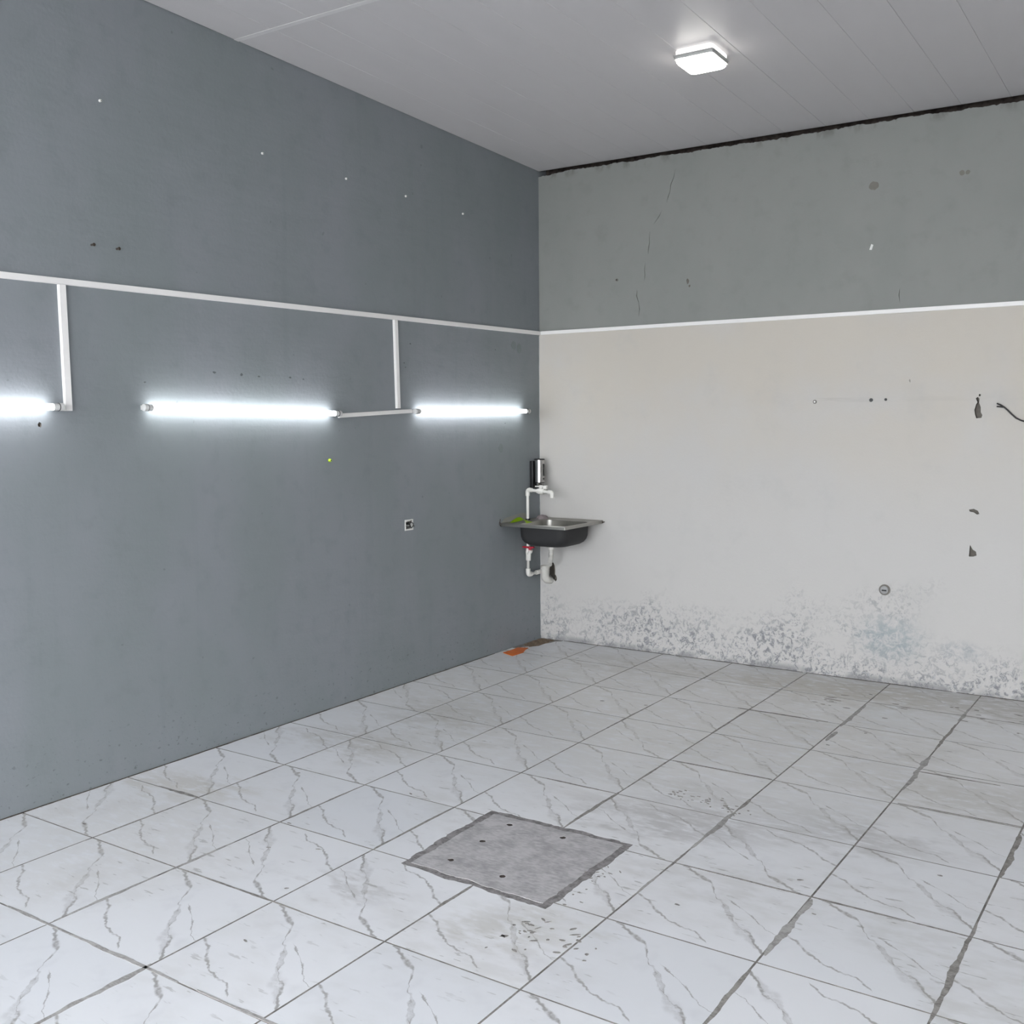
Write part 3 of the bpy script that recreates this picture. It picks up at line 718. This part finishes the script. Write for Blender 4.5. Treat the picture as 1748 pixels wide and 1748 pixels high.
# ---------------------------------------------------------------- waste pipe and wall drain
wp = thing('waste_pipe', (.215, -.20, .56), 'white ribbed waste pipe under the sink bowl', 'waste pipe')
wx, wy = .205, -.185
part('tail_pipe', 'pvc', wp, lambda bm: tube(bm, [(wx, wy, .724), (wx, wy, .690)], .0185, 18), True)
part('nut', 'pvc', wp, lambda bm: tube(bm, [(wx, wy, .706), (wx, wy, .703), (wx, wy, .684), (wx, wy, .681)], [.0195, .0215, .0215, .0195], 18), True)
def f_hose(bm):
    P, Rr = [], []
    for i in range(17):
        s = i/16; P.append((wx-.045*s*s, wy+.05*s*s, .682-.115*s)); Rr.append(.0188 if i % 4 in (0, 1) else .0155)
    tube(bm, P, Rr, 18)
part('ribbed_hose', 'pvcg', wp, f_hose, True)
dr = thing('wall_drain', (.07, -.05, .42), 'grey white drain socket bending into the broken wall below the sink', 'drain pipe')
def f_sock(bm):
    cx, cy = .070, -.052
    rg = [(.034, .541), (.0345, .535), (.0345, .524), (.0315, .521), (.031, .512), (.0325, .509), (.030, .480), (.029, .462)]
    lo = [[(cx+r*math.cos(a*math.pi/10), cy+r*math.sin(a*math.pi/10), z) for a in range(20)] for r, z in rg]
    lo = [[(cx+.029*math.cos(a*math.pi/10), cy+.029*math.sin(a*math.pi/10), .520) for a in range(20)], [(cx+.031*math.cos(a*math.pi/10), cy+.031*math.sin(a*math.pi/10), .541) for a in range(20)]] + lo
    loft(bm, lo, True, False)
part('socket', 'pvcg', dr, f_sock, True)
part('bend', 'pvcg', dr, lambda bm: tube(bm, [(.070, -.052, .470)]+[(.070, -.052, .462)]+[(.070+.03*math.sin(a)*.4, -.052+.034*(1-math.cos(a)), .462-.028*math.sin(a)) for a in (.3, .6, .9, 1.2, 1.5)]+[(.085, .0, .432)], [.029, .029, .029, .029, .029, .028, .027, .026], 20), True)

# ---------------------------------------------------------------- soap dispenser
sx_, sy_ = .055, -.105
sd = thing('soap_dispenser', (.0, sy_, 1.12), 'chrome cylinder soap dispenser with black back plate above the tap', 'soap dispenser')
part('back_plate', 'black', sd, lambda bm: box(bm, .0006, .026, sy_-.034, sy_+.034, 1.098, 1.292, .004, 2), True)
def f_body(bm):
    tube(bm, [(sx_+.006, sy_, 1.142), (sx_+.006, sy_, 1.299)], .0345, 28)
part('body', 'chrome', sd, f_body, True)
part('cap', 'black', sd, lambda bm: tube(bm, [(sx_+.006, sy_, 1.2992), (sx_+.006, sy_, 1.3055), (sx_+.006, sy_, 1.3075)], [.0375, .0375, .034], 28), True)
part('level_window', 'black', sd, lambda bm: box(bm, sx_+.036, sx_+.0425, sy_-.009, sy_+.009, 1.186, 1.272, .002, 1))
part('lock', 'black', sd, lambda bm: tube(bm, [(sx_+.036, sy_, 1.166), (sx_+.0425, sy_, 1.166)], .0075, 12), True)
part('base_ring', 'black', sd, lambda bm: tube(bm, [(sx_+.006, sy_, 1.1365), (sx_+.006, sy_, 1.1418)], .0348, 28), True)
part('push_button', 'chrome', sd, lambda bm: tube(bm, [(sx_+.006, sy_, 1.116), (sx_+.006, sy_, 1.120), (sx_+.006, sy_, 1.1362)], [.026, .030, .0335], 28), True)

# ---------------------------------------------------------------- bits on the sink
def f_cloth(bm):
    n, m = 12, 5; g = []
    for i in range(n+1):
        row = []
        for j in range(m+1):
            s, w = i/n, j/m-.5
            x = .075+.185*s*.62; y = -.455+.02*s
            x += .010*math.sin(s*5+w*3); wy_ = w*(.085-.03*abs(s-.5))
            z = ZS+.002+(.026-.030*w)*max(0, math.sin(s*math.pi))**1.0+.008*max(0, w)+.002*math.sin(s*9+w*6)*math.sin(s*math.pi)
            row.append(bm.verts.new((x, y+wy_, z)))
        g.append(row)
    for i in range(n):
        for j in range(m): bm.faces.new((g[i][j], g[i+1][j], g[i+1][j+1], g[i][j+1]))
    bmesh.ops.solidify(bm, geom=bm.faces[:], thickness=.003)
tag(build('green_rag', 'lime', f_cloth, None, True), 'lime green bent strip lying on the sink rim', 'rag')
def f_lump(bm):
    lo = []
    for k in range(7):
        a = k/6*math.pi/2; r = math.cos(a); z = ZS-.0045+.026*math.sin(a)
        lo.append([(.062+.040*r*math.cos(t*math.pi/9)*(1+.12*math.sin(t*1.7)), -.075+.052*r*math.sin(t*math.pi/9)*(1+.10*math.cos(t*2.3)), z+.003*math.sin(t*2.1+k)) for t in range(18)])
    loft(bm, lo, True, True)
tag(build('crumpled_cloth', 'mauve', f_lump, None, True), 'mauve grey crumpled cloth in the back corner of the sink', 'cloth')
tag(build('wire_twist', 'rust', lambda bm: tube(bm, [(.006, -.518, .912), (.007, -.522, .898), (.004, -.5245, .888), (.006, -.528, .878), (.010, -.524, .868), (.014, -.5225, .862), (.012, -.5225, .872), (.008, -.5215, .890)], .0022, 8), None, True),
    'thin rusty wire twisted round the wall corner of the sink rim', 'wire')

# ---------------------------------------------------------------- fittings on the grey wall
bx = thing('socket_box', (-.04, -1.481, .962), 'open wall socket box with loose black wires in grey wall', 'socket box')
def f_sbox(bm):
    o = [(-1.5205, .929), (-1.4425, .929), (-1.4425, .994), (-1.5205, .994)]; i = [(-1.511, .938), (-1.452, .938), (-1.452, .985), (-1.511, .985)]
    for lo in ((-.044, o), ): pass
    L = [[(-.044, a, b) for a, b in o], [(.0015, a, b) for a, b in o], [(.0015, a, b) for a, b in i], [(-.038, a, b) for a, b in i]]
    loft(bm, L, True, True)
part('box_shell', 'plug', bx, f_sbox)
for k, P in enumerate([[(-.037, -1.50, .975), (-.01, -1.505, .968), (.010, -1.490, .965), (.012, -1.478, .980), (.006, -1.468, .986)], [(-.037, -1.50, .955), (-.005, -1.506, .950), (.012, -1.485, .950), (.014, -1.474, .945), (.008, -1.452, .953)],
                       [(-.037, -1.47, .97), (-.002, -1.466, .978), (.014, -1.458, .970), (.012, -1.456, .955), (.006, -1.440, .952)], [(-.037, -1.48, .96), (.0, -1.482, .972), (.012, -1.486, .958), (.010, -1.476, .946)]]):
    part('wire', 'wire', bx, lambda bm: tube(bm, P, .0032, 8), True)
for (y, z, s) in [(-3.574, 2.358, 'farther from'), (-3.45, 2.356, 'nearer to')]:
    t = thing('screw', (0, y, z), f'dark screw of the pair above the long trunking, the one {s} the wall corner', 'screw', 'pair of screws above the trunking')
    part('shank', 'rust', t, lambda bm: tube(bm, [(-.012, y, z), (.016, y+.004, z+.0005)], .0042, 10), True)
    part('head', 'rust', t, lambda bm: tube(bm, [(.0155, y+.004, z+.0005), (.0165, y+.004, z+.0005), (.0195, y+.0045, z+.0005)], [.0045, .0075, .0062], 12), True)
def plug_y(y, z, r, L, mat, name, label, cat, group=None):
    t = thing(name, (0, y, z), label, cat, group)
    part('collar', mat, t, lambda bm: tube(bm, [(-.006, y, z), (L*.4, y, z), (L, y+.001, z-.001)], [r, r, r*.75], 10), True)
    part('bore', 'black', t, lambda bm: tube(bm, [(L*.9, y+.001, z-.001), (L+.0006, y+.001, z-.001)], r*.38, 8), True)
for y, z, lb in [(-3.501, 2.972, 'small white wall plug high on grey wall, above the pair of dark screws'),
                 (-2.581, 2.931, 'small white wall plug high above the tube light between the two upright trunkings'),
                 (-1.972, 2.914, 'small white wall plug high above the far-from-sink end of short level trunking'),
                 (-1.462, 2.903, 'small white wall plug high above the sink-side end of short level trunking'),
                 (-.90, 2.885, 'small white wall plug high above the tube light next to the wall corner')]:
    plug_y(y, z, .0062, .010, 'plug', 'wall_plug', lb, 'wall plug', 'white plugs in a row high on the grey wall')
plug_y(-2.153, 1.379, .0095, .012, 'lime', 'wall_plug', 'lime green wall plug below the tube lights', 'wall plug')
# ---------------------------------------------------------------- fittings on the white wall
def plug_x(x, z, r, L, mat, label, name='wall_plug', cat='wall plug', group=None, bore='black'):
    t = thing(name, (x, 0, z), label, cat, group)
    part('collar', mat, t, lambda bm: tube(bm, [(x, .004, z), (x, -L*.5, z), (x, -L, z)], [r, r, r*.85], 14), True)
    part('bore', bore, t, lambda bm: tube(bm, [(x, -L*.9, z), (x, -L-.0006, z)], r*.5, 10), True)
plug_x(1.982, 1.682, .012, .005, 'putty', 'grey ring wall plug with pale bore in white wall', bore='plug')
plug_x(2.318, 1.688, .011, .008, 'black', 'larger of two black wall plugs side by side on white wall')
plug_x(2.402, 1.690, .008, .005, 'black', 'smaller of two black wall plugs side by side on white wall')
plug_x(.62, 2.515, .010, .006, 'putty', 'dull brown wall plug beside the crack in grey band')
t = thing('capped_pipe', (2.423, 0, .563), 'round capped pipe stub above the mouldy wall base', 'pipe stub')
part('flange', 'putty', t, lambda bm: tube(bm, [(2.423, .003, .563), (2.423, -.003, .563)], .033, 22), True)
part('cap', 'pvcd', t, lambda bm: tube(bm, [(2.423, -.003, .563), (2.423, -.012, .563), (2.423, -.015, .563)], [.024, .024, .019], 20), True)
part('slot', 'black', t, lambda bm: box(bm, 2.410, 2.437, -.0175, -.0145, .557, .566, .001))
tag(build('tape_scrap', 'plug', lambda bm: prism(bm, [(2.288, 2.562), (2.302, 2.560), (2.311, 2.588), (2.299, 2.594)], 'y', -.004, -.0002)), 'small white scrap stuck on the grey band of wall', 'scrap')
cb = thing('loose_cable', (3.1, -.01, 1.6), 'loose black two-core cable with split end on white wall', 'cable')
part('jacket', 'wire', cb, lambda bm: tube(bm, [(3.042, -.013, 1.640), (3.062, -.016, 1.622), (3.083, -.014, 1.600), (3.105, -.012, 1.579), (3.13, -.010, 1.566), (3.16, -.008, 1.556), (3.22, -.006, 1.552), (3.30, -.005, 1.560), (3.36, .004, 1.565)], .0045, 10), True)
part('core', 'wire', cb, lambda bm: tube(bm, [(3.042, -.013, 1.640), (3.026, -.016, 1.651), (3.006, -.018, 1.660)], .0042, 8), True)
part('core', 'wire', cb, lambda bm: tube(bm, [(3.044, -.013, 1.639), (3.026, -.010, 1.641), (3.005, -.010, 1.643)], .0042, 8), True)
